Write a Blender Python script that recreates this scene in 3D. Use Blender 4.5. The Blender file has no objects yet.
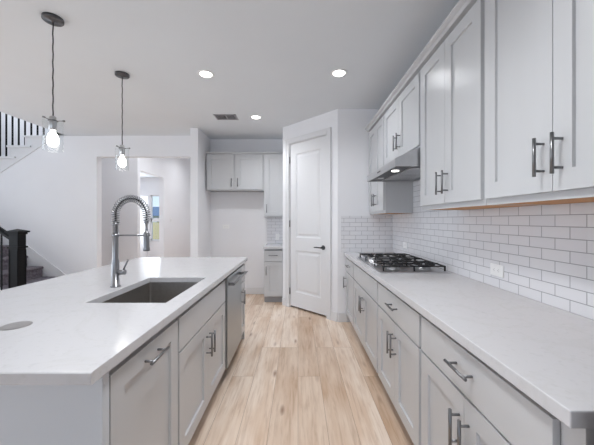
import bpy, bmesh, math, random
from mathutils import Vector, Matrix
random.seed(7)
S = bpy.context.scene
COL = S.collection
PI = math.pi
CAMZ = 1.335
CEIL = 2.79

# ------------------------------------------------------------------ camera
cd = bpy.data.cameras.new('camera')
cam = bpy.data.objects.new('camera', cd); COL.objects.link(cam)
cam.location = (0, 0, CAMZ); cam.rotation_euler = (PI/2, 0, 0)
cd.sensor_width = 36.0; cd.lens = 36.0*290/594
cd.shift_x = -1.0/594; cd.shift_y = -2.5/594
cd.clip_start = 0.02; cd.clip_end = 300
S.camera = cam

# ------------------------------------------------------------------ world, exposure
w = bpy.data.worlds.new('sky'); S.world = w; w.use_nodes = True
nt = w.node_tree; bg = nt.nodes['Background']
tc = nt.nodes.new('ShaderNodeTexCoord'); sp = nt.nodes.new('ShaderNodeSeparateXYZ')
rp = nt.nodes.new('ShaderNodeValToRGB')
nt.links.new(tc.outputs['Generated'], sp.inputs[0]); nt.links.new(sp.outputs['Z'], rp.inputs[0])
rp.color_ramp.elements[0].position = 0.0; rp.color_ramp.elements[0].color = (0.72, 0.85, 0.98, 1)
rp.color_ramp.elements[1].position = 0.5; rp.color_ramp.elements[1].color = (0.30, 0.52, 0.95, 1)
nt.links.new(rp.outputs[0], bg.inputs[0]); bg.inputs[1].default_value = 1.1
S.view_settings.view_transform = 'Standard'; S.view_settings.look = 'None'
S.view_settings.gamma = 1.0; S.view_settings.use_curve_mapping = False
S.view_settings.exposure = 0.14
S.cycles.max_bounces = 12; S.cycles.diffuse_bounces = 6; S.cycles.glossy_bounces = 4
S.cycles.transparent_max_bounces = 16
S.cycles.sample_clamp_indirect = 6.0

def area(name, loc, rot, sx, sy, power, color=(1, 1, 1)):
    l = bpy.data.lights.new(name, 'AREA'); l.shape = 'RECTANGLE'; l.size = sx; l.size_y = sy
    l.energy = power; l.color = color
    o = bpy.data.objects.new(name, l); COL.objects.link(o); o.location = loc; o.rotation_euler = rot
    return o
def spot(name, loc, power, angle=150, blend=0.9, radius=0.06, color=(0.94, 0.97, 1.0)):
    l = bpy.data.lights.new(name, 'SPOT'); l.energy = power; l.spot_size = math.radians(angle)
    l.spot_blend = blend; l.shadow_soft_size = radius; l.color = color
    o = bpy.data.objects.new(name, l); COL.objects.link(o); o.location = loc
    return o
COOL = (0.87, 0.935, 1.0)
# added daylight fill: unseen rear and left openings, hall room window, windowless stairwell
area('rear_fill', (-2.6, -3.9, 1.35), (-PI/2, 0, PI), 5.6, 2.3, 22, COOL)
area('left_fill', (-6.4, 1.85, 1.45), (PI/2, 0, -PI/2), 3.5, 2.1, 72, COOL)
area('daylight_hall_room', (-5.2, 9.9, 1.4), (PI/2, 0, PI), 2.6, 1.7, 60, COOL)
area('stairwell_fill', (-6.4, 4.9, 4.3), (PI/2, 0, -PI/2), 1.6, 1.6, 26, COOL)
POT_AND_FILL_LIGHTS = [(0.406, 2.87), (-0.917, 2.89), (-0.594, 4.10), (-0.12, 1.72), (-0.12, 0.8)]  # last two are unseen spots added to brighten the aisle
for (x, y), p in zip(POT_AND_FILL_LIGHTS, (25, 20, 40, 38, 112)):
    spot('pot_or_fill_lamp', (x, y, CEIL-0.03), p, radius=0.2 if x == -0.12 else 0.06)
spot('hall_fill', (-2.5, 6.4, 3.55), 92, radius=0.2)  # unseen spots added to brighten the hall walls
spot('hall_fill', (-3.3, 5.45, 3.55), 45, radius=0.2)
spot('hall_fill', (-2.5, 8.2, 3.55), 92, radius=0.2)
for x, y in ((-3.6, 0.6), (-3.6, 3.4), (-5.2, 0.6), (-5.2, 2.6), (-3.6, -2), (-5.2, -2)):
    spot('living_room_fill', (x, y, CEIL-0.03), 14)  # unseen fill spots added over the living side, no fixtures

sl = bpy.data.lights.new('sun', 'SUN'); sl.energy = 2.2; sl.angle = 0.01; so = bpy.data.objects.new('sun', sl); COL.objects.link(so)
so.rotation_euler = (math.radians(36), 0, math.radians(8))
# ------------------------------------------------------------------ materials
def srgb(r, g, b):
    f = lambda c: (c/255/12.92) if c/255 <= 0.04045 else ((c/255+0.055)/1.055)**2.4
    return (f(r), f(g), f(b), 1)
def mat(name, col, rough=0.5, metal=0.0, noise=0.0, nscale=30, bump=0.0, bscale=200, stretch=None, emis=None, estr=0, spec=None):
    m = bpy.data.materials.new(name); m.use_nodes = True
    nt = m.node_tree; b = nt.nodes['Principled BSDF']
    b.inputs['Base Color'].default_value = col; b.inputs['Roughness'].default_value = rough
    b.inputs['Metallic'].default_value = metal
    if spec is not None: b.inputs['Specular IOR Level'].default_value = spec
    tc = nt.nodes.new('ShaderNodeTexCoord'); mp = nt.nodes.new('ShaderNodeMapping')
    nt.links.new(tc.outputs['Object'], mp.inputs[0])
    if stretch: mp.inputs['Scale'].default_value = stretch
    n = nt.nodes.new('ShaderNodeTexNoise'); n.inputs['Scale'].default_value = nscale
    n.inputs['Detail'].default_value = 5
    nt.links.new(mp.outputs[0], n.inputs['Vector'])
    r = nt.nodes.new('ShaderNodeValToRGB')
    lo = [c*(1-noise) for c in col[:3]]; hi = [min(1, c*(1+noise)) for c in col[:3]]
    r.color_ramp.elements[0].color = (*lo, 1); r.color_ramp.elements[1].color = (*hi, 1)
    r.color_ramp.elements[0].position = 0.3; r.color_ramp.elements[1].position = 0.7
    nt.links.new(n.outputs['Fac'], r.inputs[0]); nt.links.new(r.outputs[0], b.inputs['Base Color'])
    if bump:
        n2 = nt.nodes.new('ShaderNodeTexNoise'); n2.inputs['Scale'].default_value = bscale
        nt.links.new(mp.outputs[0], n2.inputs['Vector'])
        bp = nt.nodes.new('ShaderNodeBump'); bp.inputs['Strength'].default_value = bump; bp.inputs['Distance'].default_value = 0.002
        nt.links.new(n2.outputs['Fac'], bp.inputs['Height']); nt.links.new(bp.outputs[0], b.inputs['Normal'])
    if emis:
        b.inputs['Emission Color'].default_value = emis; b.inputs['Emission Strength'].default_value = estr
    return m
M = {}
M['wall'] = mat('wall_paint', srgb(234, 234, 237), 0.75, noise=0.01, nscale=3, bump=0.08, bscale=150)
M['ceiling'] = mat('ceiling_paint', srgb(221, 225, 229), 0.9, noise=0.012, nscale=2, bump=0.1, bscale=120)
M['trim'] = mat('trim_paint', srgb(221, 221, 223), 0.4, noise=0.005)
M['cab'] = mat('cabinet_paint', srgb(198, 199, 201), 0.29, noise=0.012, nscale=6, bump=0.02, bscale=60, stretch=(1, 1, 0.2))
M['panel'] = mat('island_panel_paint', srgb(206, 210, 215), 0.5, noise=0.01, nscale=4)
M['wallshade'] = mat('shade_wall_paint', srgb(110, 108, 110), 0.7, noise=0.02)  # dark paint of the unseen shade wall, keeps its bounce low
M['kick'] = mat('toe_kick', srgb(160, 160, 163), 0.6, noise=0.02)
M['dark'] = mat('dark_gap', srgb(38, 38, 40), 0.7, noise=0.05)
M['plywood'] = mat('plywood', srgb(196, 136, 74), 0.55, noise=0.12, nscale=9, stretch=(8, 0.6, 8))
M['nickel'] = mat('brushed_nickel', srgb(135, 135, 137), 0.33, 1.0, noise=0.08, nscale=60, stretch=(1, 1, 0.1))
M['steel'] = mat('stainless_steel', srgb(196, 196, 198), 0.3, 1.0, noise=0.04, nscale=25, stretch=(1, 12, 1), bump=0.03, bscale=300)
M['sinksteel'] = mat('sink_steel', srgb(165, 161, 157), 0.45, 1.0, noise=0.06, nscale=40, stretch=(1, 10, 1))
M['darksteel'] = mat('dark_filter_steel', srgb(96, 96, 98), 0.4, 1.0, noise=0.1, nscale=80)
M['ventpaint'] = mat('vent_paint', srgb(165, 165, 170), 0.5, noise=0.02)
M['lidmetal'] = mat('outlet_lid_metal', srgb(160, 158, 158), 0.6, 0.6, noise=0.05)
M['faucetmetal'] = mat('faucet_steel', srgb(150, 151, 154), 0.28, 1.0, noise=0.05, nscale=60, stretch=(1, 1, 0.1))
M['dwsteel'] = mat('dishwasher_steel', srgb(168, 172, 174), 0.34, 1.0, noise=0.03, nscale=25, stretch=(1, 12, 1))
M['iron'] = mat('cast_iron', srgb(24, 24, 25), 0.5, noise=0.15, bump=0.15, bscale=300)
M['black'] = mat('black_paint', srgb(14, 15, 18), 0.5, noise=0.05, spec=0.15)
M['rubber'] = mat('black_plastic', srgb(22, 22, 24), 0.55, noise=0.05)
M['whiteplastic'] = mat('white_plastic', srgb(240, 240, 240), 0.35, noise=0.005)
M['cord'] = mat('cord_fabric', srgb(50, 50, 54), 0.7, noise=0.1)
M['bulb'] = mat('bulb_glow', srgb(255, 250, 240), 0.5, emis=(1, 0.97, 0.92, 1), estr=9)
M['lens'] = mat('lamp_lens', srgb(255, 252, 245), 0.5, emis=(1, 0.98, 0.95, 1), estr=9)
M['hoodlens'] = mat('hood_lamp_lens', srgb(255, 252, 245), 0.5, emis=(1, 0.98, 0.95, 1), estr=4)
M['grass'] = mat('lawn', srgb(170, 165, 110), 0.9, noise=0.2, nscale=3)
M['roofing'] = mat('roof_shingle', srgb(104, 120, 138), 0.8, noise=0.15, nscale=20)
M['siding'] = mat('house_siding', srgb(190, 196, 204), 0.8, noise=0.05, nscale=8)
M['fence'] = mat('fence_wood', srgb(206, 190, 150), 0.8, noise=0.1, nscale=12, stretch=(6, 1, 0.5))
M['darkglass'] = mat('dark_window', srgb(50, 60, 70), 0.1, noise=0.05)
M['carpet'] = mat('stair_carpet', srgb(116, 110, 117), 0.95, noise=0.4, nscale=28, bump=0.6, bscale=350)

def glass_mat():
    m = bpy.data.materials.new('clear_glass'); m.use_nodes = True
    nt = m.node_tree; nt.nodes.clear()
    out = nt.nodes.new('ShaderNodeOutputMaterial'); mix = nt.nodes.new('ShaderNodeMixShader')
    t = nt.nodes.new('ShaderNodeBsdfTransparent'); g = nt.nodes.new('ShaderNodeBsdfGlossy')
    f0 = nt.nodes.new('ShaderNodeLayerWeight'); f0.inputs[0].default_value = 0.25
    f = nt.nodes.new('ShaderNodeMath'); f.operation = 'MULTIPLY'; f.inputs[1].default_value = 0.4; nt.links.new(f0.outputs['Facing'], f.inputs[0])
    t.inputs[0].default_value = (0.97, 0.98, 0.98, 1); g.inputs['Roughness'].default_value = 0.03
    nt.links.new(f.outputs[0], mix.inputs[0]); nt.links.new(t.outputs[0], mix.inputs[1]); nt.links.new(g.outputs[0], mix.inputs[2])
    nt.links.new(mix.outputs[0], out.inputs[0])
    return m
M['glass'] = glass_mat()

def quartz():
    m = bpy.data.materials.new('white_quartz'); m.use_nodes = True
    nt = m.node_tree; b = nt.nodes['Principled BSDF']; b.inputs['Roughness'].default_value = 0.17; b.inputs['Specular IOR Level'].default_value = 0.4
    tc = nt.nodes.new('ShaderNodeTexCoord')
    n = nt.nodes.new('ShaderNodeTexNoise'); n.inputs['Scale'].default_value = 2.2; n.inputs['Detail'].default_value = 8; n.inputs['Distortion'].default_value = 1.6
    r = nt.nodes.new('ShaderNodeValToRGB')
    e = r.color_ramp.elements
    e[0].position = 0.0; e[0].color = srgb(207, 206, 208)
    e[1].position = 1.0; e[1].color = srgb(207, 206, 208)
    a = e.new(0.47); a.color = srgb(207, 206, 208)
    c = e.new(0.50); c.color = srgb(204, 203, 204)
    d = e.new(0.53); d.color = srgb(207, 206, 208)
    n2 = nt.nodes.new('ShaderNodeTexNoise'); n2.inputs['Scale'].default_value = 55; n2.inputs['Detail'].default_value = 3
    r2 = nt.nodes.new('ShaderNodeValToRGB')
    r2.color_ramp.elements[0].position = 0.28; r2.color_ramp.elements[0].color = (0.86, 0.86, 0.86, 1)
    r2.color_ramp.elements[1].position = 0.42; r2.color_ramp.elements[1].color = (1, 1, 1, 1)
    mx = nt.nodes.new('ShaderNodeMix'); mx.data_type = 'RGBA'; mx.blend_type = 'MULTIPLY'; mx.inputs[0].default_value = 0.5
    nt.links.new(tc.outputs['Object'], n.inputs['Vector']); nt.links.new(tc.outputs['Object'], n2.inputs['Vector'])
    nt.links.new(n.outputs['Fac'], r.inputs[0]); nt.links.new(n2.outputs['Fac'], r2.inputs[0])
    nt.links.new(r.outputs[0], mx.inputs[6]); nt.links.new(r2.outputs[0], mx.inputs[7])
    nt.links.new(mx.outputs[2], b.inputs['Base Color'])
    return m
M['quartz'] = quartz()

def tile_mat(name, axis, off):
    m = bpy.data.materials.new(name); m.use_nodes = True
    nt = m.node_tree; b = nt.nodes['Principled BSDF']
    tc = nt.nodes.new('ShaderNodeTexCoord'); s = nt.nodes.new('ShaderNodeSeparateXYZ'); c = nt.nodes.new('ShaderNodeCombineXYZ')
    nt.links.new(tc.outputs['Object'], s.inputs[0])
    a1 = nt.nodes.new('ShaderNodeMath'); a1.operation = 'SUBTRACT'; a1.inputs[1].default_value = off
    a2 = nt.nodes.new('ShaderNodeMath'); a2.operation = 'SUBTRACT'; a2.inputs[1].default_value = 0.9135
    nt.links.new(s.outputs[axis], a1.inputs[0]); nt.links.new(s.outputs['Z'], a2.inputs[0])
    nt.links.new(a1.outputs[0], c.inputs[0]); nt.links.new(a2.outputs[0], c.inputs[1])
    br = nt.nodes.new('ShaderNodeTexBrick'); br.offset = 0.5; br.offset_frequency = 2
    br.inputs['Scale'].default_value = 1; br.inputs['Brick Width'].default_value = 0.1545
    br.inputs['Row Height'].default_value = 0.0557; br.inputs['Mortar Size'].default_value = 0.0021
    br.inputs['Mortar Smooth'].default_value = 0.25
    br.inputs['Color1'].default_value = srgb(231, 231, 234); br.inputs['Color2'].default_value = srgb(227, 227, 231)
    br.inputs['Mortar'].default_value = srgb(158, 158, 163)
    nt.links.new(c.outputs[0], br.inputs['Vector']); nt.links.new(br.outputs['Color'], b.inputs['Base Color'])
    inv = nt.nodes.new('ShaderNodeMath'); inv.operation = 'SUBTRACT'; inv.inputs[0].default_value = 1.0
    nt.links.new(br.outputs['Fac'], inv.inputs[1])
    n = nt.nodes.new('ShaderNodeTexNoise'); n.inputs['Scale'].default_value = 9; nt.links.new(tc.outputs['Object'], n.inputs['Vector'])
    ad = nt.nodes.new('ShaderNodeMath'); ad.operation = 'MULTIPLY_ADD'; ad.inputs[1].default_value = 0.5
    nt.links.new(n.outputs['Fac'], ad.inputs[0]); nt.links.new(inv.outputs[0], ad.inputs[2])
    bp = nt.nodes.new('ShaderNodeBump'); bp.inputs['Strength'].default_value = 0.5; bp.inputs['Distance'].default_value = 0.003
    nt.links.new(ad.outputs[0], bp.inputs['Height']); nt.links.new(bp.outputs[0], b.inputs['Normal'])
    ro = nt.nodes.new('ShaderNodeMath'); ro.operation = 'MULTIPLY_ADD'; ro.inputs[1].default_value = 0.5; ro.inputs[2].default_value = 0.16
    nt.links.new(br.outputs['Fac'], ro.inputs[0]); nt.links.new(ro.outputs[0], b.inputs['Roughness'])
    return m
M['tileY'] = tile_mat('subway_tile_side', 'Y', 1.247)
M['tileX'] = tile_mat('subway_tile_end', 'X', 0.60)

def floor_mat():
    m = bpy.data.materials.new('oak_planks'); m.use_nodes = True
    nt = m.node_tree; b = nt.nodes['Principled BSDF']; L = nt.links.new; N = nt.nodes.new
    tc = N('ShaderNodeTexCoord'); s = N('ShaderNodeSeparateXYZ'); c = N('ShaderNodeCombineXYZ')
    L(tc.outputs['Object'], s.inputs[0]); L(s.outputs['Y'], c.inputs[0]); L(s.outputs['X'], c.inputs[1])
    br = N('ShaderNodeTexBrick'); br.offset = 0.37; br.offset_frequency = 3
    br.inputs['Scale'].default_value = 1; br.inputs['Brick Width'].default_value = 1.52; br.inputs['Row Height'].default_value = 0.187
    br.inputs['Mortar Size'].default_value = 0.0011; br.inputs['Mortar Smooth'].default_value = 0.3
    br.inputs['Color1'].default_value = (0, 0, 0, 1); br.inputs['Color2'].default_value = (1, 1, 1, 1); br.inputs['Mortar'].default_value = (0.5, 0.5, 0.5, 1)
    L(c.outputs[0], br.inputs['Vector'])
    # per-plank shift of the grain
    mul = N('ShaderNodeVectorMath'); mul.operation = 'SCALE'; mul.inputs['Scale'].default_value = 37.0
    L(br.outputs['Color'], mul.inputs[0])
    add = N('ShaderNodeVectorMath'); add.operation = 'ADD'; L(tc.outputs['Object'], add.inputs[0]); L(mul.outputs[0], add.inputs[1])
    mp = N('ShaderNodeMapping'); mp.inputs['Scale'].default_value = (30, 2.0, 1); L(add.outputs[0], mp.inputs[0])
    n = N('ShaderNodeTexNoise'); n.inputs['Scale'].default_value = 1.6; n.inputs['Detail'].default_value = 9; n.inputs['Roughness'].default_value = 0.62; n.inputs['Distortion'].default_value = 0.6
    L(mp.outputs[0], n.inputs['Vector'])
    mp2 = N('ShaderNodeMapping'); mp2.inputs['Scale'].default_value = (5, 1.1, 1); L(add.outputs[0], mp2.inputs[0])
    n2 = N('ShaderNodeTexNoise'); n2.inputs['Scale'].default_value = 1.5; n2.inputs['Detail'].default_value = 3; L(mp2.outputs[0], n2.inputs['Vector'])
    r = N('ShaderNodeValToRGB'); e = r.color_ramp.elements
    e[0].position = 0.28; e[0].color = srgb(216, 193, 173); e[1].position = 0.72; e[1].color = srgb(250, 236, 222)
    x = e.new(0.5); x.color = srgb(242, 225, 209)
    L(n.outputs['Fac'], r.inputs[0])
    r2 = N('ShaderNodeValToRGB'); r2.color_ramp.elements[0].position = 0.3; r2.color_ramp.elements[0].color = srgb(226, 208, 190)
    r2.color_ramp.elements[1].position = 0.6; r2.color_ramp.elements[1].color = (1, 1, 1, 1); L(n2.outputs['Fac'], r2.inputs[0])
    m1 = N('ShaderNodeMix'); m1.data_type = 'RGBA'; m1.blend_type = 'MULTIPLY'; m1.inputs[0].default_value = 0.8
    L(r.outputs[0], m1.inputs[6]); L(r2.outputs[0], m1.inputs[7])
    r3 = N('ShaderNodeValToRGB'); r3.color_ramp.elements[0].color = srgb(226, 216, 206); r3.color_ramp.elements[1].color = (1, 1, 1, 1)
    L(br.outputs['Color'], r3.inputs[0])
    m2 = N('ShaderNodeMix'); m2.data_type = 'RGBA'; m2.blend_type = 'MULTIPLY'; m2.inputs[0].default_value = 1.0
    L(m1.outputs[2], m2.inputs[6]); L(r3.outputs[0], m2.inputs[7])
    # knots
    mk = N('ShaderNodeMapping'); mk.inputs['Scale'].default_value = (5.2, 1.5, 1); L(add.outputs[0], mk.inputs[0])
    vo = N('ShaderNodeTexVoronoi'); vo.voronoi_dimensions = '2D'; vo.inputs['Scale'].default_value = 1.0; L(mk.outputs[0], vo.inputs['Vector'])
    rk = N('ShaderNodeValToRGB'); rk.color_ramp.elements[0].position = 0.02; rk.color_ramp.elements[0].color = srgb(150, 112, 84)
    rk.color_ramp.elements[1].position = 0.11; rk.color_ramp.elements[1].color = (1, 1, 1, 1); L(vo.outputs['Distance'], rk.inputs[0])
    m3 = N('ShaderNodeMix'); m3.data_type = 'RGBA'; m3.blend_type = 'MULTIPLY'
    sv = N('ShaderNodeSeparateColor'); L(vo.outputs['Color'], sv.inputs[0]); gt = N('ShaderNodeMapRange')
    gt.inputs[1].default_value = 0.62; gt.inputs[2].default_value = 0.95; gt.inputs[4].default_value = 0.75; L(sv.outputs[0], gt.inputs[0]); L(gt.outputs[0], m3.inputs[0])
    L(m2.outputs[2], m3.inputs[6]); L(rk.outputs[0], m3.inputs[7])
    m4 = N('ShaderNodeMix'); m4.data_type = 'RGBA'; m4.inputs[7].default_value = srgb(140, 112, 90)
    L(br.outputs['Fac'], m4.inputs[0]); L(m3.outputs[2], m4.inputs[6]); L(m4.outputs[2], b.inputs['Base Color'])
    b.inputs['Roughness'].default_value = 0.42
    bp = N('ShaderNodeBump'); bp.inputs['Strength'].default_value = 0.12; bp.inputs['Distance'].default_value = 0.002
    L(n.outputs['Fac'], bp.inputs['Height']); L(bp.outputs[0], b.inputs['Normal'])
    return m
M['floor'] = floor_mat()

# ------------------------------------------------------------------ mesh builder
class MB:
    def __init__(s): s.v = []; s.f = []; s.smooth = []
    def add(s, vs, fs, smooth=False):
        o = len(s.v); s.v += [tuple(p) for p in vs]
        for f in fs: s.f.append([i+o for i in f]); s.smooth.append(smooth)
        return s
    def box(s, x0, x1, y0, y1, z0, z1):
        x0, x1 = sorted((x0, x1)); y0, y1 = sorted((y0, y1)); z0, z1 = sorted((z0, z1))
        vs = [(x, y, z) for z in (z0, z1) for y in (y0, y1) for x in (x0, x1)]
        return s.add(vs, [(0, 2, 3, 1), (4, 5, 7, 6), (0, 1, 5, 4), (2, 6, 7, 3), (0, 4, 6, 2), (1, 3, 7, 5)])
    def prism(s, pts, vec):            # polygon (3-D points) extruded along vec
        n = len(pts); vec = Vector(vec); p = [Vector(q) for q in pts]
        vs = p+[q+vec for q in p]
        fs = [tuple(range(n))[::-1], tuple(range(n, 2*n))]+[(i, (i+1) % n, n+(i+1) % n, n+i) for i in range(n)]
        return s.add(vs, fs)
    def rings(s, rings, cap=True, smooth=True):
        n = len(rings[0]); vs = [p for r in rings for p in r]; o = len(s.v)
        fs = []
        for k in range(len(rings)-1):
            for i in range(n):
                j = (i+1) % n; fs.append((k*n+i, k*n+j, (k+1)*n+j, (k+1)*n+i))
        s.add(vs, fs, smooth)
        if cap:
            s.add([], []); s.f.append([o+i for i in range(n)][::-1]); s.smooth.append(False)
            s.f.append([o+(len(rings)-1)*n+i for i in range(n)]); s.smooth.append(False)
        return s
    def cyl(s, a, b, r, r2=None, n=16, smooth=True):
        a = Vector(a); b = Vector(b); d = (b-a).normalized(); r2 = r if r2 is None else r2
        u = d.orthogonal().normalized(); v = d.cross(u)
        R = lambda c, rr: [c+u*rr*math.cos(2*PI*i/n)+v*rr*math.sin(2*PI*i/n) for i in range(n)]
        return s.rings([R(a, r), R(b, r2)], True, smooth)
    def lathe(s, c, prof, n=32, axis='Z', smooth=True):  # prof: (radius, height)
        c = Vector(c)
        def P(r, h, t):
            if axis == 'Z': return c+Vector((r*math.cos(t), r*math.sin(t), h))
            if axis == 'X': return c+Vector((h, r*math.cos(t), r*math.sin(t)))
            return c+Vector((r*math.cos(t), h, r*math.sin(t)))
        return s.rings([[P(r, h, 2*PI*i/n) for i in range(n)] for r, h in prof], True, smooth)
    def tube(s, pts, r, n=10):
        P = [Vector(p) for p in pts]; rings = []; u = None
        for i, p in enumerate(P):
            d = (P[min(i+1, len(P)-1)]-P[max(i-1, 0)]).normalized()
            if u is None: u = d.orthogonal().normalized()
            else: u = (u-d*u.dot(d)).normalized()
            v = d.cross(u)
            rings.append([p+u*r*math.cos(2*PI*k/n)+v*r*math.sin(2*PI*k/n) for k in range(n)])
        return s.rings(rings)
    def build(s, name, m, parent=None, bevel=0, label=None, seg=2):
        me = bpy.data.meshes.new(name); me.from_pydata(s.v, [], s.f); me.materials.append(M[m] if isinstance(m, str) else m)
        for p, sm in zip(me.polygons, s.smooth): p.use_smooth = sm
        bm = bmesh.new(); bm.from_mesh(me); bmesh.ops.recalc_face_normals(bm, faces=bm.faces); bm.to_mesh(me); bm.free()
        o = bpy.data.objects.new(name, me); COL.objects.link(o)
        if bevel:
            b = o.modifiers.new('bevel', 'BEVEL'); b.width = bevel; b.segments = seg; b.limit_method = 'ANGLE'; b.angle_limit = math.radians(40)
        if parent is not None:
            o.parent = parent
            if parent.type == 'EMPTY' and parent.parent is None: o.matrix_parent_inverse = Matrix.Translation(-Vector(parent.location))
        if label: o['label'] = label
        return o
def tag(o, label, cat, group=None):
    o['label'] = label; o['category'] = cat
    if group: o['group'] = group
    return o
def empty(name, loc, label, cat, group=None):
    o = bpy.data.objects.new(name, None); COL.objects.link(o); o.location = loc; o.empty_display_size = 0.1
    return tag(o, label, cat, group)
def struct(o): o['kind'] = 'structure'; return o
def sempty(name, loc):
    o = bpy.data.objects.new(name, None); COL.objects.link(o); o.location = loc; return struct(o)
def copy_tree(o, parent=None):
    c = o.copy(); COL.objects.link(c)
    if parent is not None: c.parent = parent
    for ch in list(o.children): copy_tree(ch, c)
    return c

# ------------------------------------------------------------------ room shell
struct(MB().box(-7.75, 1.37, -4.12, 10.12, -0.12, 0).build('floor', 'floor'))
c = MB()
c.box(-3.9, 1.37, -4.12, 5.12, CEIL, CEIL+0.25)         # main ceiling
c.box(-1.58, 1.37, 5.12, 10.12, CEIL, CEIL+0.25); c.box(-3.9, -3.6, 6.3, 10.12, CEIL, CEIL+0.25)
c.box(-7.75, -3.9, -4.12, 3.8, CEIL, CEIL+0.25)          # living side, up to the stair opening
c.box(-7.75, -3.9, 6.12, 10.12, CEIL, CEIL+0.25)
# edge of the opening follows x = -4.0
c.box(-4.0, -3.9, 3.8, 5.12, CEIL, CEIL+0.25)
struct(c.build('ceiling', 'ceiling'))
struct(MB().box(-4.3, -1.46, 5.0, 10.0, 3.6, 3.7).build('ceiling_hall', 'ceiling'))
struct(MB().box(-6.62, -3.9, 3.7, 6.22, 5.4, 5.5).build('ceiling_stairwell', 'ceiling'))

struct(MB().box(1.25, 1.37, -4.0, 5.35, 0, CEIL).build('wall_right', 'wall'))
struct(MB().box(0.605, 1.2495, -0.9, 0.588, 0, CEIL-0.001).build('wall_shade_near_right', 'wallshade'))  # unseen block added to shade the near counter end
# end wall of the right-hand run plus the angled pantry wall
A = Vector((0.52, 3.80, 0)); dT = Vector((-math.sqrt(.5), math.sqrt(.5), 0)); dN = Vector((-math.sqrt(.5), -math.sqrt(.5), 0))
def AP(t, n, z): q = A+dT*t+dN*n; return (q.x, q.y, z)
def abox(mb, t0, t1, n0, n1, z0, z1):
    return mb.prism([AP(t0, n0, z0), AP(t1, n0, z0), AP(t1, n1, z0), AP(t0, n1, z0)], (0, 0, z1-z0))
D0, D1, DZ = 0.188, 0.909, 2.49
struct(MB().box(0.52, 1.2499, 3.80, 3.92, 0, CEIL).build('wall_end', 'wall'))
p = MB()
abox(p, 0.0, D0-0.02, -0.12, 0, 0, CEIL); abox(p, D1+0.02, 1.075, -0.12, 0, 0, CEIL); abox(p, D0-0.02, D1+0.02, -0.12, 0, DZ+0.02, CEIL)
struct(p.build('wall_pantry', 'wall'))
struct(MB().box(-0.24, -0.12, 4.56, 5.23, 0, CEIL).build('wall_pantry_side', 'wall'))
struct(MB().box(-1.70, 1.249, 5.23, 5.35, 0, CEIL).build('wall_far', 'wall'))
struct(MB().box(-1.70, -1.58, 4.58, 5.23, 0, CEIL).build('wall_stub', 'wall'))
struct(MB().box(-1.70, -1.58, 5.35, 9.8, 0, 3.6).build('wall_hall_right', 'wall'))
struct(MB().box(-3.47, -1.70, 5.0, 5.12, 2.43, 3.6).box(-4.2, -3.4701, 5.0, 5.12, CEIL, 3.6).build('wall_header', 'wall'))
# wall under the upper stair flight: stepped top
TX = [-6.5, -6.02, -5.755, -5.49, -5.225, -4.96, -4.695, -4.43]
TZ = [1.67, 1.86, 2.045, 2.235, 2.42, 2.61]
prof = [(-6.5, 0), (-6.5, TZ[0])]
for i, z in enumerate(TZ):
    prof.append((TX[i+1], z)); prof.append((TX[i+1], TZ[i+1] if i+1 < len(TZ) else 2.789))
prof += [(-3.47, 2.789), (-3.47, 0)]
struct(MB().prism([(x, 5.0, z) for x, z in prof], (0, 0.12, 0)).build('wall_stairs', 'wall'))
struct(MB().box(-6.5, -4.2, 6.08, 6.2, 0, 5.4).build('wall_stairwell_back', 'wall'))
struct(MB().box(-4.6, -3.43, 6.2, 6.3, 0, 3.6).build('wall_hall_front', 'wall'))
h = MB(); h.box(-3.60, -3.48, 6.3, 6.4, 0, 3.6); h.box(-3.60, -3.48, 7.52, 10.0, 0, 3.6); h.box(-3.60, -3.48, 6.4, 7.52, 2.43, 3.6)
struct(h.build('wall_hall_left', 'wall'))
struct(MB().box(-3.48, -1.58, 9.8, 9.92, 0, 3.6).build('wall_hall_end', 'wall'))
h = MB(); WX0, WX1, WZ0, WZ1 = -5.09, -3.95, 0.62, 2.20
h.box(-7.6, WX0, 10, 10.12, 0, CEIL); h.box(WX1, -3.48, 10, 10.12, 0, CEIL); h.box(WX0, WX1, 10, 10.12, 0, WZ0); h.box(WX0, WX1, 10, 10.12, WZ1, CEIL)
struct(h.build('wall_hall_room', 'wall'))
struct(MB().box(-7.72, -7.6, 6.2, 10.12, 0, CEIL).build('wall_hall_room_left', 'wall'))
# unseen left and rear walls, openings added for the daylight fill
h = MB()
h.box(-6.62, -6.5, -4, 0.1, 0, CEIL); h.box(-6.62, -6.5, 0.1, 3.6, 0, 0.35); h.box(-6.62, -6.5, 0.1, 3.6, 2.5, CEIL); h.box(-6.62, -6.5, 3.6, 6.2, 0, 3.4)
h.box(-6.62, -6.5, 3.8, 6.2, 3.4, 5.4)
struct(h.build('wall_left', 'wall'))
h = MB()
h.box(-6.62, -5.4, -4.12, -4, 0, CEIL); h.box(0.2, 1.37, -4.12, -4, 0, CEIL); h.box(-5.4, 0.2, -4.12, -4, 2.5, CEIL); h.box(-5.4, 0.2, -4.12, -4, 0, 0.2)
struct(h.build('wall_rear', 'wall'))
h = MB(); h.box(-6.5, -4.0, 3.7, 3.8, CEIL, 5.4); h.box(-4.0, -3.9, 3.7, 5.12, CEIL+0.251, 5.4); h.box(-4.3, -4.2, 5.0, 6.08, CEIL, 5.4); h.box(-4.2, -4.0, 5.0, 5.12, CEIL, 5.4)
struct(h.build('wall_stairwell_upper', 'wall'))

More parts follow.
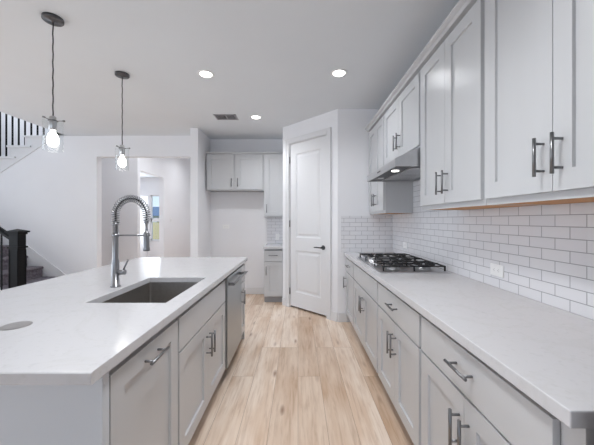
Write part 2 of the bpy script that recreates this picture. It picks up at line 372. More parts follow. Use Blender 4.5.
# baseboards
def bb(name, boxes):
    m = MB()
    for b in boxes: m.box(*b, 0, 0.12)
    for x0, x1, y0, y1 in boxes:
        pass
    return struct(m.build(name, 'trim', bevel=0.004))
bb('baseboard_far', [(-1.567, -0.56, 5.216, 5.23)])
bb('baseboard_stub', [(-1.58, -1.567, 4.58, 5.23)]); bb('baseboard_stub_end', [(-1.70, -1.567, 4.567, 4.58)])
bb('baseboard_stairs', [(-3.83, -3.47, 4.986, 5.0)])
bb('baseboard_hall_front', [(-4.2, -3.43, 6.186, 6.2)])
bb('baseboard_hall_left', [(-3.48, -3.466, 7.6, 9.8)])
bb('baseboard_hall_end', [(-3.466, -1.70, 9.786, 9.8)])
bb('baseboard_end', [(0.53, 0.644, 3.786, 3.80)])
m = MB(); abox(m, 0.0, 0.108, 0, 0.014, 0, 0.12); abox(m, 1.02, 1.075, 0, 0.014, 0, 0.12)
struct(m.build('baseboard_pantry', 'trim', bevel=0.004))

# ------------------------------------------------------------------ pantry door
dr = sempty('door_1', AP(0.55, 0, 0))
m = MB()
cw = 0.072
for t0, t1 in ((D0-0.012-cw, D0-0.012), (D1+0.012, D1+0.012+cw)):
    abox(m, t0, t1, 0, 0.016, 0, DZ+0.012+cw)
    o_ = (t0, t0+0.02) if t0 < 0.5 else (t1-0.02, t1)
    abox(m, o_[0], o_[1], 0.016, 0.022, 0, DZ+0.012+cw)
abox(m, D0-0.012, D1+0.012, 0, 0.016, DZ+0.012, DZ+0.012+cw); abox(m, D0-0.012-cw, D1+0.012+cw, 0.016, 0.022, DZ+cw-0.008, DZ+0.012+cw)
m.build('door_casing', 'trim', dr, bevel=0.003)
m = MB(); abox(m, D0-0.02, D0-0.003, -0.12, 0, 0, DZ+0.02); abox(m, D1+0.003, D1+0.02, -0.12, 0, 0, DZ+0.02); abox(m, D0-0.003, D1+0.003, -0.12, 0, DZ+0.003, DZ+0.02)
m.build('door_jamb', 'trim', dr)
def panel_face(mb, P, u0, u1, z0, z1, d, th, panels):
    """slab whose front has stepped panels; P(u, depth, z) -> point, depth grows backwards"""
    us = sorted({u0, u1, *[q for p_ in panels for q in (p_[0], p_[1])]}); zs = sorted({z0, z1, *[q for p_ in panels for q in (p_[2], p_[3])]})
    inside = lambda a, b: any(p_[0] <= a < p_[1] and p_[2] <= b < p_[3] for p_ in panels)
    for i in range(len(us)-1):
        for j in range(len(zs)-1):
            if inside(us[i], zs[j]): continue
            mb.add([P(us[i], d, zs[j]), P(us[i+1], d, zs[j]), P(us[i+1], d, zs[j+1]), P(us[i], d, zs[j+1])], [(0, 1, 2, 3)])
    for (a, b, z_a, z_b, steps) in panels:     # steps: (inset, depth)
        prev = [(a, z_a), (b, z_a), (b, z_b), (a, z_b)]; pd = d
        for ins, dp in steps:
            cur = [(a+ins, z_a+ins), (b-ins, z_a+ins), (b-ins, z_b-ins), (a+ins, z_b-ins)]
            for k in range(4):
                l = (k+1) % 4
                mb.add([P(prev[k][0], pd, prev[k][1]), P(prev[l][0], pd, prev[l][1]), P(cur[l][0], d+dp, cur[l][1]), P(cur[k][0], d+dp, cur[k][1])], [(0, 1, 2, 3)])
            prev, pd = cur, d+dp
        mb.add([P(q[0], pd, q[1]) for q in prev], [(0, 1, 2, 3)])
    B = d+th
    c4 = [(u0, z0), (u1, z0), (u1, z1), (u0, z1)]
    for k in range(4):
        l = (k+1) % 4
        mb.add([P(c4[k][0], d, c4[k][1]), P(c4[l][0], d, c4[l][1]), P(c4[l][0], B, c4[l][1]), P(c4[k][0], B, c4[k][1])], [(0, 1, 2, 3)])
    mb.add([P(q[0], B, q[1]) for q in c4], [(3, 2, 1, 0)])
    return mb
DP = lambda u, d, z: AP(u, -0.012-d, z)
st = [(0.012, 0.010), (0.030, 0.012), (0.060, 0.003)]
m = panel_face(MB(), DP, D0, D1, 0.03, DZ, 0, 0.035, [(D0+0.115, D1-0.115, 1.075, DZ-0.16, st), (D0+0.115, D1-0.115, 0.25, 0.88, st)])
leaf = m.build('door_leaf', 'trim', dr)
hx = D0+0.065
m = MB(); m.cyl(AP(hx, -0.012, 0.955), AP(hx, -0.004, 0.955), 0.032, n=24); m.cyl(AP(hx, -0.006, 0.955), AP(hx, 0.045, 0.955), 0.011)
m.tube([AP(hx-0.004, 0.045, 0.955), AP(hx+0.04, 0.05, 0.957), AP(hx+0.08, 0.048, 0.957), AP(hx+0.125, 0.04, 0.953)], 0.009)
m.build('door_handle', 'darksteel', dr, label='dark metal lever handle')
for z in (0.25, 1.28, 2.25):
    m = MB(); m.cyl(AP(D1+0.002, 0.002, z-0.05), AP(D1+0.002, 0.002, z+0.05), 0.007, n=10); m.build('hinge', 'nickel', dr)

# ------------------------------------------------------------------ hall room: opening door, window, outdoors
wn = sempty('window_1', (-4.5, 10, 0))
m = MB(); fy0, fy1 = 10.02, 10.07
m.box(WX0, WX0+0.045, fy0, fy1, WZ0, WZ1); m.box(WX1-0.045, WX1, fy0, fy1, WZ0, WZ1); m.box(WX0, WX1, fy0, fy1, WZ1-0.045, WZ1); m.box(WX0, WX1, fy0, fy1, WZ0, WZ0+0.045)
m.box(WX0, WX1, fy0, fy1, 1.28, 1.40)
m.build('window_frame', 'trim', wn)
m = MB(); m.box(WX0+0.02, WX1-0.02, 10.04, 10.046, WZ0+0.02, WZ1-0.02); m.build('window_glass', 'glass', wn)
m = MB(); m.box(WX0-0.08, WX1+0.08, 9.93, 10.02, WZ0-0.03, WZ0); m.build('window_sill', 'trim', wn, bevel=0.004)
d2 = sempty('door_2', (-5.3, 9.3, 0))
DP2 = lambda u, d, z: (-5.32+u*0.18, 9.3+u*0.62-d, z)
m = panel_face(MB(), DP2, 0, 1, 0.02, 2.14, 0, 0.035, [(0.2, 0.8, 1.1, 1.95, [(0.05, .01)]), (0.2, 0.8, 0.25, 0.9, [(0.05, .01)])]); m.build('door_leaf', 'trim', d2)
for z in (2.02, 1.0, 0.3):
    m = MB(); m.cyl((-5.325, 9.275, z-0.05), (-5.325, 9.275, z+0.05), 0.014, n=10); m.build('hinge', 'iron', d2)
struct(MB().box(-60, 60, 10.2, 120, -0.4, -0.3).build('ground', 'grass'))
hs = empty('house', (-38, 85, -0.3), 'grey roofed house seen far outside through the hall room window', 'house')
MB().box(-50, -28, 76, 94, -0.3, 2.4).build('house_wall', 'siding', hs)
m = MB(); m.prism([(-51, 75, 2.4), (-51, 95, 2.4), (-51, 85, 5.2)], (24, 0, 0)); m.build('roof', 'roofing', hs)
for x in (-46, -41.5, -37, -32): MB().box(x, x+1.6, 75.95, 76.0, 0.7, 1.9).build('window', 'darkglass', hs)
fn = empty('yard_fence', (-14, 24, -0.3), 'pale board fence across the yard outside the hall room window', 'fence')
m = MB()
for i in range(90): m.box(-24+i*0.2, -24+i*0.2+0.18, 24, 24.02, -0.3, 1.15)
m.build('boards', 'fence', fn)
MB().box(-24, -6, 24.02, 24.07, 0.0, 0.1).box(-24, -6, 24.02, 24.07, 0.8, 0.9).build('rail', 'fence', fn)

# ------------------------------------------------------------------ staircase
sc = empty('staircase', (-3.9, 4.5, 0), 'carpeted lower stair flight with black newel post and railing, left of island', 'staircase')
for i in range(7):
    x = -3.85-0.262*i; z = 0.181*(i+1)
    m = MB(); z0 = z-0.181
    m.box(-6.49, x-0.02, 4.03, 4.985, z0+0.001, z-0.045)
    # rounded carpeted nosing
    n_ = []
    for k in range(7):
        a = -PI/2+PI*k/6; n_.append((x-0.022+0.022*math.cos(a), z-0.0225+0.0225*math.sin(a)))
    pts = [(q[0], 4.03, q[1]) for q in n_]+[(-6.49, 4.03, z), (-6.49, 4.03, z-0.045)]
    m.prism(pts, (0, 0.955, 0))
    m.build('step', 'carpet', sc)
MB().prism([(-3.86, 4.02, 0.0), (-3.86, 4.02, 0.21), (-6.49, 4.02, 2.02), (-6.49, 4.02, 0.0)], (0, -0.03, 0)).build('stringer', 'trim', sc)
# newel
nx, ny = -3.81, 3.94
m = MB(); r = 0.060
m.box(nx-r-0.008, nx+r+0.008, ny-r-0.008, ny+r+0.008, 0, 0.16)
m.box(nx-r, nx+r, ny-r, ny+r, 0.16, 1.16)
for z in (0.955,): m.box(nx-r-0.014, nx+r+0.014, ny-r-0.014, ny+r+0.014, z, z+0.022)
for k in (-1, 1):   # raised edges round a sunk panel
    for sx in (-1, 1):
        m.box(nx+sx*(r-0.012), nx+sx*r, ny+k*r, ny+k*(r+0.006), 0.16, 0.93)
        m.box(nx+k*r, nx+k*(r+0.006), ny+sx*(r-0.012), ny+sx*r, 0.16, 0.93)
m.box(nx-r-0.012, nx+r+0.012, ny-r-0.012, ny+r+0.012, 1.14, 1.165)
m.box(nx-r-0.03, nx+r+0.03, ny-r-0.03, ny+r+0.03, 1.165, 1.185)
q = r+0.03
m.add([(nx-q, ny-q, 1.185), (nx+q, ny-q, 1.185), (nx+q, ny+q, 1.185), (nx-q, ny+q, 1.185), (nx, ny, 1.215)], [(0, 1, 4), (1, 2, 4), (2, 3, 4), (3, 0, 4), (3, 2, 1, 0)])
m.build('newel_post', 'black', sc, bevel=0.002)
rs = 0.181/0.262
m = MB(); m.prism([(nx-0.04, ny-0.028, 1.03), (nx-0.04, ny+0.028, 1.03), (nx-0.04, ny+0.034, 1.07), (nx-0.04, ny+0.018, 1.10), (nx-0.04, ny-0.018, 1.10), (nx-0.04, ny-0.034, 1.07)], (-2.5, 0, 2.5*rs))
m.build('handrail', 'black', sc, bevel=0.003)
for i in range(14):
    x = nx-0.15-0.131*i; zt = 1.03+rs*(nx-0.04-x)-0.0
    zb = 0.20+rs*(-3.86-x)-0.01
    MB().box(x-0.008, x+0.008, ny-0.008+0.06, ny+0.008+0.06, zb, zt+0.02).build('baluster', 'black', sc)
struct(MB().prism([(-3.83, 4.985, 0.12), (-3.83, 4.985, 0.268), (-6.49, 4.985, 2.27), (-6.49, 4.985, 1.9), (-3.95, 4.985, 0.12)], (0, 0.0149, 0)).build('trim_1', 'trim'))
# upper flight
low = lambda x: 2.135+(x+5.14)*0.652
prof = [(-6.49, low(-6.49)), (-6.49, TZ[0]-0.03)]
for i, z in enumerate(TZ):
    prof.append((TX[i+1], z-0.03)); prof.append((TX[i+1], (TZ[i+1] if i+1 < len(TZ) else 2.79)-0.03))
prof += [(-4.25, 2.76), (-4.20, low(-4.20))]
struct(MB().prism([(x, 4.999, z) for x, z in prof], (0, -0.014, 0)).build('trim_2', 'trim'))
m = MB(); n_ = MB()
for i, z in enumerate(TZ):
    m.box(TX[i]-0.03 if i else -6.49, TX[i+1]-0.001, 5.1205, 6.07, z-0.03, z+0.005)  # treads of the upper flight, unseen from below
    n_.box(TX[i]-0.03 if i else -6.49, TX[i+1]+0.11, 4.96, 4.984, z-0.028, z+0.005)
n_.box(-4.72, -4.32, 4.96, 4.984, 2.757, 2.785)
struct(m.build('stair_treads_upper', 'trim')); struct(n_.build('trim_4', 'trim', bevel=0.004))
us = empty('balustrade', (-5.1, 5.03, 2.2), 'row of thin black balusters on the white stepped stairs, top left', 'railing')
for i in range(13):
    x = -5.06+0.1085*(i-6); zb = 2.803
    for k in range(len(TZ)):
        if TX[k] <= x < TX[k+1]: zb = TZ[k]+0.0005
    if x > TX[6]: zb = 2.7905
    if x > -4.33: continue
    MB().box(x-0.0085, x+0.0085, 5.02, 5.040, zb, 2.61+0.69*(x+4.96)+0.95).build('baluster', 'black', us)
MB().prism([(-5.75, 5.005, 2.61-0.69*0.79+0.95), (-5.75, 5.055, 2.61-0.69*0.79+0.95), (-5.75, 5.055, 2.61-0.69*0.79+1.0), (-5.75, 5.005, 2.61-0.69*0.79+1.0)], (1.44, 0, 1.44*0.69)).build('handrail', 'black', us)

# ------------------------------------------------------------------ cabinetry
# A frame maps (u along the run, d depth behind the door fronts, z) to the room.
FR = lambda front: (lambda u, d, z: (front+d, u, z))          # right wall run: faces -X
FI = lambda front: (lambda u, d, z: (front-d, u, z))          # island: faces +X
FF = lambda front: (lambda u, d, z: (u, front+d, z))          # far wall: faces -Y
def fbox(mb, P, u0, u1, d0, d1, z0, z1):
    a = P(u0, d0, z0); b = P(u1, d1, z1); return mb.box(a[0], b[0], a[1], b[1], a[2], b[2])
def bar_pull(P, parent, u, z, vertical=True, L=0.145, name='handle', dd=0.0):
    m = MB(); so = -0.036+dd; h = L/2; g = 0.051
    ax = (lambda k: P(u, so, z+k)) if vertical else (lambda k: P(u+k, so, z))
    m.cyl(ax(-h), ax(h), 0.0062, n=14)
    for k in (-g, g):
        a = P(u, so, z+k) if vertical else P(u+k, so, z); b = P(u, 0.009+dd, z+k) if vertical else P(u+k, 0.009+dd, z)
        m.cyl(a, b, 0.005, n=12)
    return m.build(name, 'nickel', parent)
SH = 0.074
def shaker(P, parent, u0, u1, z0, z1, name='door'):
    m = panel_face(MB(), P, u0, u1, z0, z1, 0, 0.0195, [(u0+SH, u1-SH, z0+SH, z1-SH, [(0.0015, 0.011)])])
    return m.build(name, 'cab', parent, bevel=0.0012, seg=1)
def slab(P, parent, u0, u1, z0, z1, name='drawer'):
    m = fbox(MB(), P, u0, u1, 0, 0.0195, z0, z1)
    return m.build(name, 'cab', parent, bevel=0.0015)
def upper(P, label, u0, u1, z0, z1, depth, doors, dz0=None, dz1=None, group=None, handle_z=None, bottom='plywood', end_gap=0.004, name='wall_cabinet'):
    a = P((u0+u1)/2, 0.02+depth/2, z0); e = empty(name, a, label, 'cabinet', group)
    D = 0.02+depth
    m = MB()
    fbox(m, P, u0, u1, 0.02, 0.038, z0, z1)                            # face frame
    fbox(m, P, u0, u0+0.016, 0.038, D, z0, z1); fbox(m, P, u1-0.016, u1, 0.038, D, z0, z1)
    fbox(m, P, u0+0.016, u1-0.016, 0.038, D, z1-0.016, z1); fbox(m, P, u0+0.016, u1-0.016, D-0.012, D, z0+0.02, z1-0.016)
    m.build('body', 'cab', e)
    fbox(MB(), P, u0+0.0165, u1-0.0165, 0.0385, D-0.0005, z0+0.001, z0+0.0195).build('bottom_panel', bottom, e, label='bare plywood underside' if bottom == 'plywood' else None)
    dz0 = dz0 or z0+0.028; dz1 = dz1 or z1-0.015
    hz = handle_z or dz0+0.065+0.072
    n = len(doors)
    for (a0, a1, hs_) in doors:
        d = shaker(P, e, a0, a1, dz0, dz1)
        hu = a0+0.037 if hs_ == 'lo' else a1-0.037
        bar_pull(P, d, hu, hz)
    return e
def base(P, label, u0, u1, depth, drawers, doors, group=None, top=0.873, name='base_cabinet', dzs=(0.125, 0.667), wzs=(0.678, 0.846), gap=0.029, mw=0.003):
    D = 0.02+depth; e = empty(name, P((u0+u1)/2, D/2, 0), label, 'cabinet', group)
    m = MB(); fbox(m, P, u0, u1, 0.021, D, 0.105, top-gap); fbox(m, P, u0, u1, 0.07, D, top-gap, top); fbox(m, P, u0, u1, 0.095, D, 0.0, 0.105)
    m.build('body', 'cab', e)
    fbox(MB(), P, u0, u1, 0.088, 0.0945, 0.0, 0.104).build('toe_kick', 'kick', e)
    for (a0, a1, pull) in drawers:
        d = slab(P, e, a0, a1, *wzs)
        if pull: bar_pull(P, d, (a0+a1)/2, (wzs[0]+wzs[1])/2+0.01, False)
    for (a0, a1, hs_) in doors:
        d = shaker(P, e, a0, a1, *dzs)
        hu = a0+0.030 if hs_ == 'lo' else (a1-0.030 if hs_ == 'hi' else None)
        bar_pull(P, d, hu, dzs[1]-0.065-0.072)
    return e

# right-hand base run
PR = FR(0.625)
def pair(u0, u1, g=0.015):
    c_ = (u0+u1)/2; return [(u0+g, c_-0.0015, 'hi'), (c_+0.0015, u1-g, 'lo')]
RG = 'base cabinets along the right wall'
e = base(PR, 'nearest base cabinet on the right, wide drawer over two doors', 0.705, 1.484, 0.604, [(0.712, 1.472, True)], [(0.712, 1.0905, 'hi'), (1.0935, 1.472, 'lo')], RG)
base(PR, 'right base cabinet between the nearest one and the cooktop cabinet', 1.486, 2.276, 0.604, [(1.498, 2.264, True)], pair(1.486, 2.276), RG)
base(PR, 'right base cabinet under the gas cooktop, top panel without pull', 2.278, 3.262, 0.604, [(2.29, 3.25, False)], pair(2.278, 3.262), RG)
base(PR, 'narrow base cabinet at the pantry end of the right run', 3.264, 3.794, 0.604, [(3.276, 3.78, True)], [(3.276, 3.78, 'hi')], RG)
# finished end of the run (what the counter rests on at the near end)
m = MB(); m.box(0.640, 0.662, 0.645, 0.704, 0, 0.873); m.box(1.20, 1.2485, 0.645, 0.704, 0, 0.873); m.box(0.662, 1.20, 0.645, 0.704, 0.862, 0.873); m.box(0.662, 1.20, 0.698, 0.704, 0, 0.862)
e = m.build('end_panel', 'cab', None, bevel=0.001); tag(e, 'framed grey end panel under the near end of the right countertop', 'panel')

# countertops
def ctop_right():
    m = MB(); m.box(0.60, 1.2495, 0.639, 3.7995, 0.874, 0.914)
    return m.build('countertop', 'quartz', None, bevel=0.003)
tag(ctop_right(), 'long white quartz countertop along the tiled right wall holding the cooktop', 'countertop')

# right wall cabinets
PU = FR(0.925)
UG = 'wall cabinets along the right wall'
UZ0, UZ1 = 1.410, 2.49
upper(PU, 'nearest right wall cabinet with two tall doors and bar pulls', 0.656, 1.452, UZ0, UZ1, 0.304, pair(0.656, 1.452), 1.440, 2.468, UG, 1.57)
upper(PU, 'right wall cabinet between the nearest one and the range hood', 1.456, 2.205, UZ0, UZ1, 0.304, pair(1.454, 2.205), 1.440, 2.468, UG, 1.57)
upper(PU, 'short wall cabinet directly above the range hood', 2.207, 3.128, 1.888, UZ1, 0.304, pair(2.207, 3.128), 1.91, 2.468, UG, 2.05)
upper(PU, 'farthest right wall cabinet, in the corner beyond the range hood', 3.130, 3.798, UZ0, UZ1, 0.304, pair(3.130, 3.798), 1.440, 2.468, UG, 1.57)
m = MB(); cp = [(0.945, 2.4905), (0.912, 2.4905), (0.906, 2.497), (0.900, 2.506), (0.885, 2.512), (0.876, 2.519), (0.876, 2.53), (0.945, 2.53)]
m.prism([(x, 0.66, z) for x, z in cp], (0, 3.139, 0))
m.box(0.945, 1.249, 0.66, 3.799, 2.4905, 2.51)
tag(m.build('crown_molding', 'cab'), 'stepped grey crown molding along the top of the right wall cabinets', 'molding')

# backsplashes
m = MB(); m.box(1.242, 1.2499, 0.645, 3.799, 0.9145, 1.4095)
m.box(1.242, 1.2499, 2.206, 3.129, 1.4095, 1.7445)
o = m.build('backsplash', 'tileY'); tag(o, 'white subway tile backsplash along the right wall behind the cooktop', 'backsplash')
o = MB().box(0.565, 1.2415, 3.792, 3.7999, 0.9145, 1.39).build('backsplash', 'tileX'); tag(o, 'short white subway tile backsplash on the end wall beside the pantry door', 'backsplash')

# range hood
hd = empty('range_hood', (1.0, 2.67, 1.745), 'slim stainless steel range hood under the short wall cabinet', 'range hood')
h0, h1 = 2.215, 3.12; hz = 1.746
m = MB()
pf = [(0.742, hz), (0.742, hz+0.06), (0.915, 1.886), (1.2415, 1.886), (1.2415, hz), (1.225, hz), (1.225, hz+0.012), (0.757, hz+0.012), (0.757, hz)]
m.prism([(x, h0+0.012, z) for x, z in pf], (0, h1-h0-0.024, 0))
sp_ = [(0.742, hz), (0.742, hz+0.06), (0.915, 1.886), (1.2415, 1.886), (1.2415, hz)]
m.prism([(x, h0, z) for x, z in sp_], (0, 0.012, 0)); m.prism([(x, h1-0.012, z) for x, z in sp_], (0, 0.012, 0))
m.build('hood_shell', 'steel', hd, bevel=0.001, seg=1)
for y0, y1 in ((2.30, 2.66), (2.675, 3.035)):
    m = MB(); m.box(0.90, 1.16, y0, y1, hz+0.004, hz+0.0115)
    for k in range(9): m.box(0.905+k*0.0285, 0.917+k*0.0285, y0+0.01, y1-0.01, hz+0.001, hz+0.004)
    m.build('grease_filter', 'steel', hd)
MB().box(0.765, 0.885, 2.26, 3.08, hz+0.006, hz+0.0118).build('light_panel', 'darksteel', hd)
for y in (2.456, 2.88):
    m = MB().cyl((0.824, y, hz+0.001), (0.824, y, hz+0.006), 0.03, n=24).build('hood_light', 'hoodlens' if y < 2.6 else 'steel', hd)
    if y < 2.6: spot('hood_lamp', (0.824, y, hz-0.005), 0.4, 140, 0.8, 0.03)
m = MB()
for k in range(4): m.cyl((0.742, 2.62+k*0.028, hz+0.03), (0.7395, 2.62+k*0.028, hz+0.03), 0.006, n=10)
m.build('control_buttons', 'rubber', hd)

# cooktop
ck = empty('gas_cooktop', (0.92, 2.74, 0.914), 'stainless gas cooktop with black cast iron grates on right countertop', 'cooktop')
X0, X1, Y0, Y1 = 0.648, 1.205, 2.285, 3.205
m = MB(); m.box(X0, X1, Y0, Y1, 0.9142, 0.924); m.box(X0+0.015, X1-0.015, Y0+0.015, Y1-0.015, 0.924, 0.926)
m.build('steel_plate', 'steel', ck, bevel=0.003)
yc = (Y0+Y1)/2; xc = (X0+X1)/2
for (bx_, by_, br_) in ((xc-0.12, Y0+0.155, 0.035), (xc+0.13, Y0+0.155, 0.045), (xc+0.04, yc, 0.06), (xc-0.12, Y1-0.155, 0.045), (xc+0.13, Y1-0.155, 0.035)):
    b = MB().lathe((bx_, by_, 0.926), [(br_+0.02, 0), (br_+0.018, 0.006), (br_+0.004, 0.008), (br_+0.002, 0.018), (br_-0.006, 0.018)], n=28).build('burner', 'steel', ck)
    MB().lathe((bx_, by_, 0.9442), [(br_, 0), (br_, 0.006), (br_-0.006, 0.009), (0.005, 0.0095)], n=28).build('burner_cap', 'iron', b)
def grate(y0, y1, x0, x1, centers):
    m = MB(); zt = 0.970; b = 0.0058
    for y in (y0+b, y1-b): m.box(x0, x1, y-b, y+b, zt-0.010, zt)
    for x in (x0+b, x1-b): m.box(x-b, x+b, y0, y1, zt-0.010, zt)
    for x in (x0+b, (x0+x1)/2, x1-b):
        for y in (y0+b, y1-b): m.box(x-b, x+b, y-b, y+b, 0.9262, zt)
    mid = (x0+x1)/2
    if len(centers) > 1: m.box(mid-b, mid+b, y0, y1, zt-0.010, zt)
    for cx_, cy_, rr in centers:
        for sx, sy in ((1, 0), (-1, 0), (0, 1), (0, -1)):
            if sx:
                lim = (x1 if sx > 0 else x0) if len(centers) == 1 else ((mid if cx_ < mid else x1) if sx > 0 else (x0 if cx_ < mid else mid))
                a, c_ = cx_+sx*rr*0.45, lim
                m.box(min(a, c_), max(a, c_), cy_-0.004, cy_+0.004, zt-0.008, zt+0.004)
            else:
                a, c_ = cy_+sy*rr*0.45, (y1 if sy > 0 else y0)
                m.box(cx_-0.004, cx_+0.004, min(a, c_), max(a, c_), zt-0.008, zt+0.004)
        for k in range(4):
            a = PI/4+k*PI/2; c0, s0 = math.cos(a), math.sin(a); px_, py_ = -s0*0.004, c0*0.004
            q0 = (cx_+c0*rr*0.5, cy_+s0*rr*0.5); q1 = (cx_+c0*rr*1.5, cy_+s0*rr*1.5)
            m.prism([(q0[0]+px_, q0[1]+py_, zt-0.010), (q0[0]-px_, q0[1]-py_, zt-0.010), (q1[0]-px_, q1[1]-py_, zt-0.010), (q1[0]+px_, q1[1]+py_, zt-0.010)], (0, 0, 0.014))
        rg = [[(cx_+q_*math.cos(2*PI*i/24), cy_+q_*math.sin(2*PI*i/24), z) for i in range(24)] for q_, z in ((rr*1.5, zt-0.008), (rr*1.5, zt), (rr*1.5-0.009, zt), (rr*1.5-0.009, zt-0.008), (rr*1.5, zt-0.008))]
        m.rings(rg, cap=False)
    return m.build('grate', 'iron', ck, bevel=0.0015, seg=1)
grate(Y0+0.022, Y0+0.298, X0+0.028, X1-0.028, [(xc-0.12, Y0+0.155, 0.05), (xc+0.13, Y0+0.155, 0.06)])
grate(Y0+0.304, Y1-0.304, X0+0.115, X1-0.028, [(xc+0.04, yc, 0.07)])
grate(Y1-0.298, Y1-0.022, X0+0.028, X1-0.028, [(xc-0.12, Y1-0.155, 0.06), (xc+0.13, Y1-0.155, 0.05)])
for k in range(5):
    y = yc-0.128+0.064*k
    m = MB().lathe((X0+0.062, y, 0.9262), [(0.021, 0), (0.021, 0.004), (0.017, 0.006), (0.0155, 0.028), (0.013, 0.030)], n=20)
    m.box(X0+0.062-0.016, X0+0.062+0.016, y-0.003, y+0.003, 0.956, 0.961); m.build('knob', 'steel', ck)

# outlets
def outlet(name, P, u, z, w_, h_, label, group=None, duplex=True, horiz=True):
    e = empty(name, P(u, 0, z-h_/2), label, 'outlet')
    m = fbox(MB(), P, u-w_/2, u+w_/2, -0.0065, -0.0003, z-h_/2, z+h_/2); pl = m.build('plate', 'whiteplastic', e, bevel=0.002)
    for k in (-1, 1):
        m = MB()
        cu, cz = (u+k*0.0195*(w_/0.115), z) if horiz else (u, z+k*0.0195)
        for s_ in (-1, 1):
            if horiz: fbox(m, P, cu-0.004, cu+0.004, -0.0072, -0.0064, cz+s_*0.006-0.001, cz+s_*0.006+0.001)
            else: fbox(m, P, cu+s_*0.006-0.001, cu+s_*0.006+0.001, -0.0072, -0.0064, cz-0.004, cz+0.004)
        fbox(m, P, cu+0.008-0.002, cu+0.008+0.002, -0.0072, -0.0064, cz-0.002, cz+0.002)
        m.build('socket', 'kick', e)
    return e
outlet('wall_outlet', FR(1.2415), 1.805, 1.022, 0.118, 0.072, 'white duplex outlet on tile beyond the near wall cabinets, right of cooktop')
outlet('wall_outlet', FR(1.2415), 3.35, 1.044, 0.118, 0.072, 'white outlet on tile behind the far end of the cooktop')
outlet('wall_outlet', FF(5.2295), -1.30, 1.215, 0.115, 0.07, 'white outlet on the bare far wall of the fridge alcove')
outlet('wall_outlet', FF(5.2215), -0.37, 1.03, 0.07, 0.115, 'white outlet on tile above the small far counter', horiz=False)
# switch in the hall
e = empty('light_switch', (-3.479, 7.95, 1.3), 'white light switch on the hall wall beyond the wide opening', 'switch')
MB().box(-3.4795, -3.474, 7.90, 7.98, 1.27, 1.39).build('plate', 'whiteplastic', e, bevel=0.002)
MB().box(-3.474, -3.471, 7.925, 7.955, 1.30, 1.36).build('rocker', 'trim', e)

# ------------------------------------------------------------------ far wall cabinets
PF = FF(4.925)
FG = 'wall cabinets in the fridge alcove'
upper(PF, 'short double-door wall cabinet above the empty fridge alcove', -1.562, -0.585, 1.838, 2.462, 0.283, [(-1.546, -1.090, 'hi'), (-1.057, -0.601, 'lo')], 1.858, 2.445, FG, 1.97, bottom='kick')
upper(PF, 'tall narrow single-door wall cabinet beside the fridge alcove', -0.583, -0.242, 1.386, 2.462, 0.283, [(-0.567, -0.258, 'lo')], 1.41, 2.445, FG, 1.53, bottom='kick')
m = MB(); m.box(-1.57, -0.2415, 4.915, 5.2295, 2.4625, 2.475); m.box(-1.575, -0.2415, 4.905, 4.93, 2.475, 2.49)
tag(m.build('crown_molding', 'cab', bevel=0.002), 'thin grey top molding over the fridge alcove wall cabinets', 'molding')
PB = FF(4.63)
base(PB, 'small single-door base cabinet on the far wall beside the pantry', -0.546, -0.242, 0.578, [(-0.536, -0.252, True)], [(-0.536, -0.252, 'lo')])
o = MB().box(-0.556, -0.2405, 4.60, 5.2295, 0.874, 0.914).build('countertop', 'quartz', bevel=0.003); tag(o, 'short white quartz countertop on the small far base cabinet', 'countertop')
o = MB().box(-0.556, -0.2405, 5.222, 5.2299, 0.9145, 1.3855).build('backsplash', 'tileX'); tag(o, 'small subway tile backsplash on the far wall above the short counter', 'backsplash')

# ------------------------------------------------------------------ island
IX0, IX1, IY0, IY1 = -1.777, -0.571, 0.800, 3.28
SX0, SX1, SY0, SY1 = -1.085, -0.672, 1.477, 2.125
m = MB()
def ring_slab(m, x0, x1, y0, y1, a0, a1, b0, b1, z0, z1):
    o_ = [(x0, y0), (x1, y0), (x1, y1), (x0, y1)]; i_ = [(a0, b0), (a1, b0), (a1, b1), (a0, b1)]
    vs = [(p_[0], p_[1], z) for z in (z0, z1) for p_ in o_+i_]
    fs = []
    for k in range(4):
        l = (k+1) % 4
        fs += [(k, l, 4+l, 4+k), (8+k, 8+l, 12+l, 12+k), (k, l, 8+l, 8+k), (4+k, 4+l, 12+l, 12+k)]
    return m.add(vs, fs)
ring_slab(m, IX0, IX1, IY0, IY1, SX0, SX1, SY0, SY1, 0.878, 0.914)
tag(m.build('island_countertop', 'quartz', bevel=0.003), 'wide white quartz island countertop with the sink cut into it', 'countertop')
# sink
sk = empty('sink', (-0.867, 1.80, 0.66), 'dark stainless steel undermount sink in the island counter', 'sink')
m = MB(); g = 0.004; bx0, bx1, by0, by1 = SX0-g, SX1+g, SY0-g, SY1+g; t = 0.0015; zb = 0.66
def basin_ring(x0, x1, y0, y1, z, rad):
    out = []
    for cx_, cy_, a0 in ((x1-rad, y1-rad, 0), (x0+rad, y1-rad, PI/2), (x0+rad, y0+rad, PI), (x1-rad, y0+rad, 3*PI/2)):
        for k in range(6): a = a0+PI/2*k/5; out.append((cx_+rad*math.cos(a), cy_+rad*math.sin(a), z))
    return out
R_ = [basin_ring(bx0-0.02, bx1+0.02, by0-0.02, by1+0.02, 0.8775, 0.03), basin_ring(bx0, bx1, by0, by1, 0.8775, 0.015), basin_ring(bx0+0.002, bx1-0.002, by0+0.002, by1-0.002, zb+0.02, 0.015), basin_ring(bx0+0.02, bx1-0.02, by0+0.02, by1-0.02, zb, 0.02)]
m.rings(R_, cap=False, smooth=False); m.f.append(list(range(72, 96))); m.smooth.append(False)
so_ = m.build('basin', 'sinksteel', sk); md = so_.modifiers.new('thick', 'SOLIDIFY'); md.thickness = 0.0012; md.offset = 0
MB().lathe((-0.867, 1.80, zb+0.001), [(0.055, 0), (0.055, 0.002), (0.042, 0.003), (0.038, -0.0005)], n=28).build('drain', 'steel', sk)
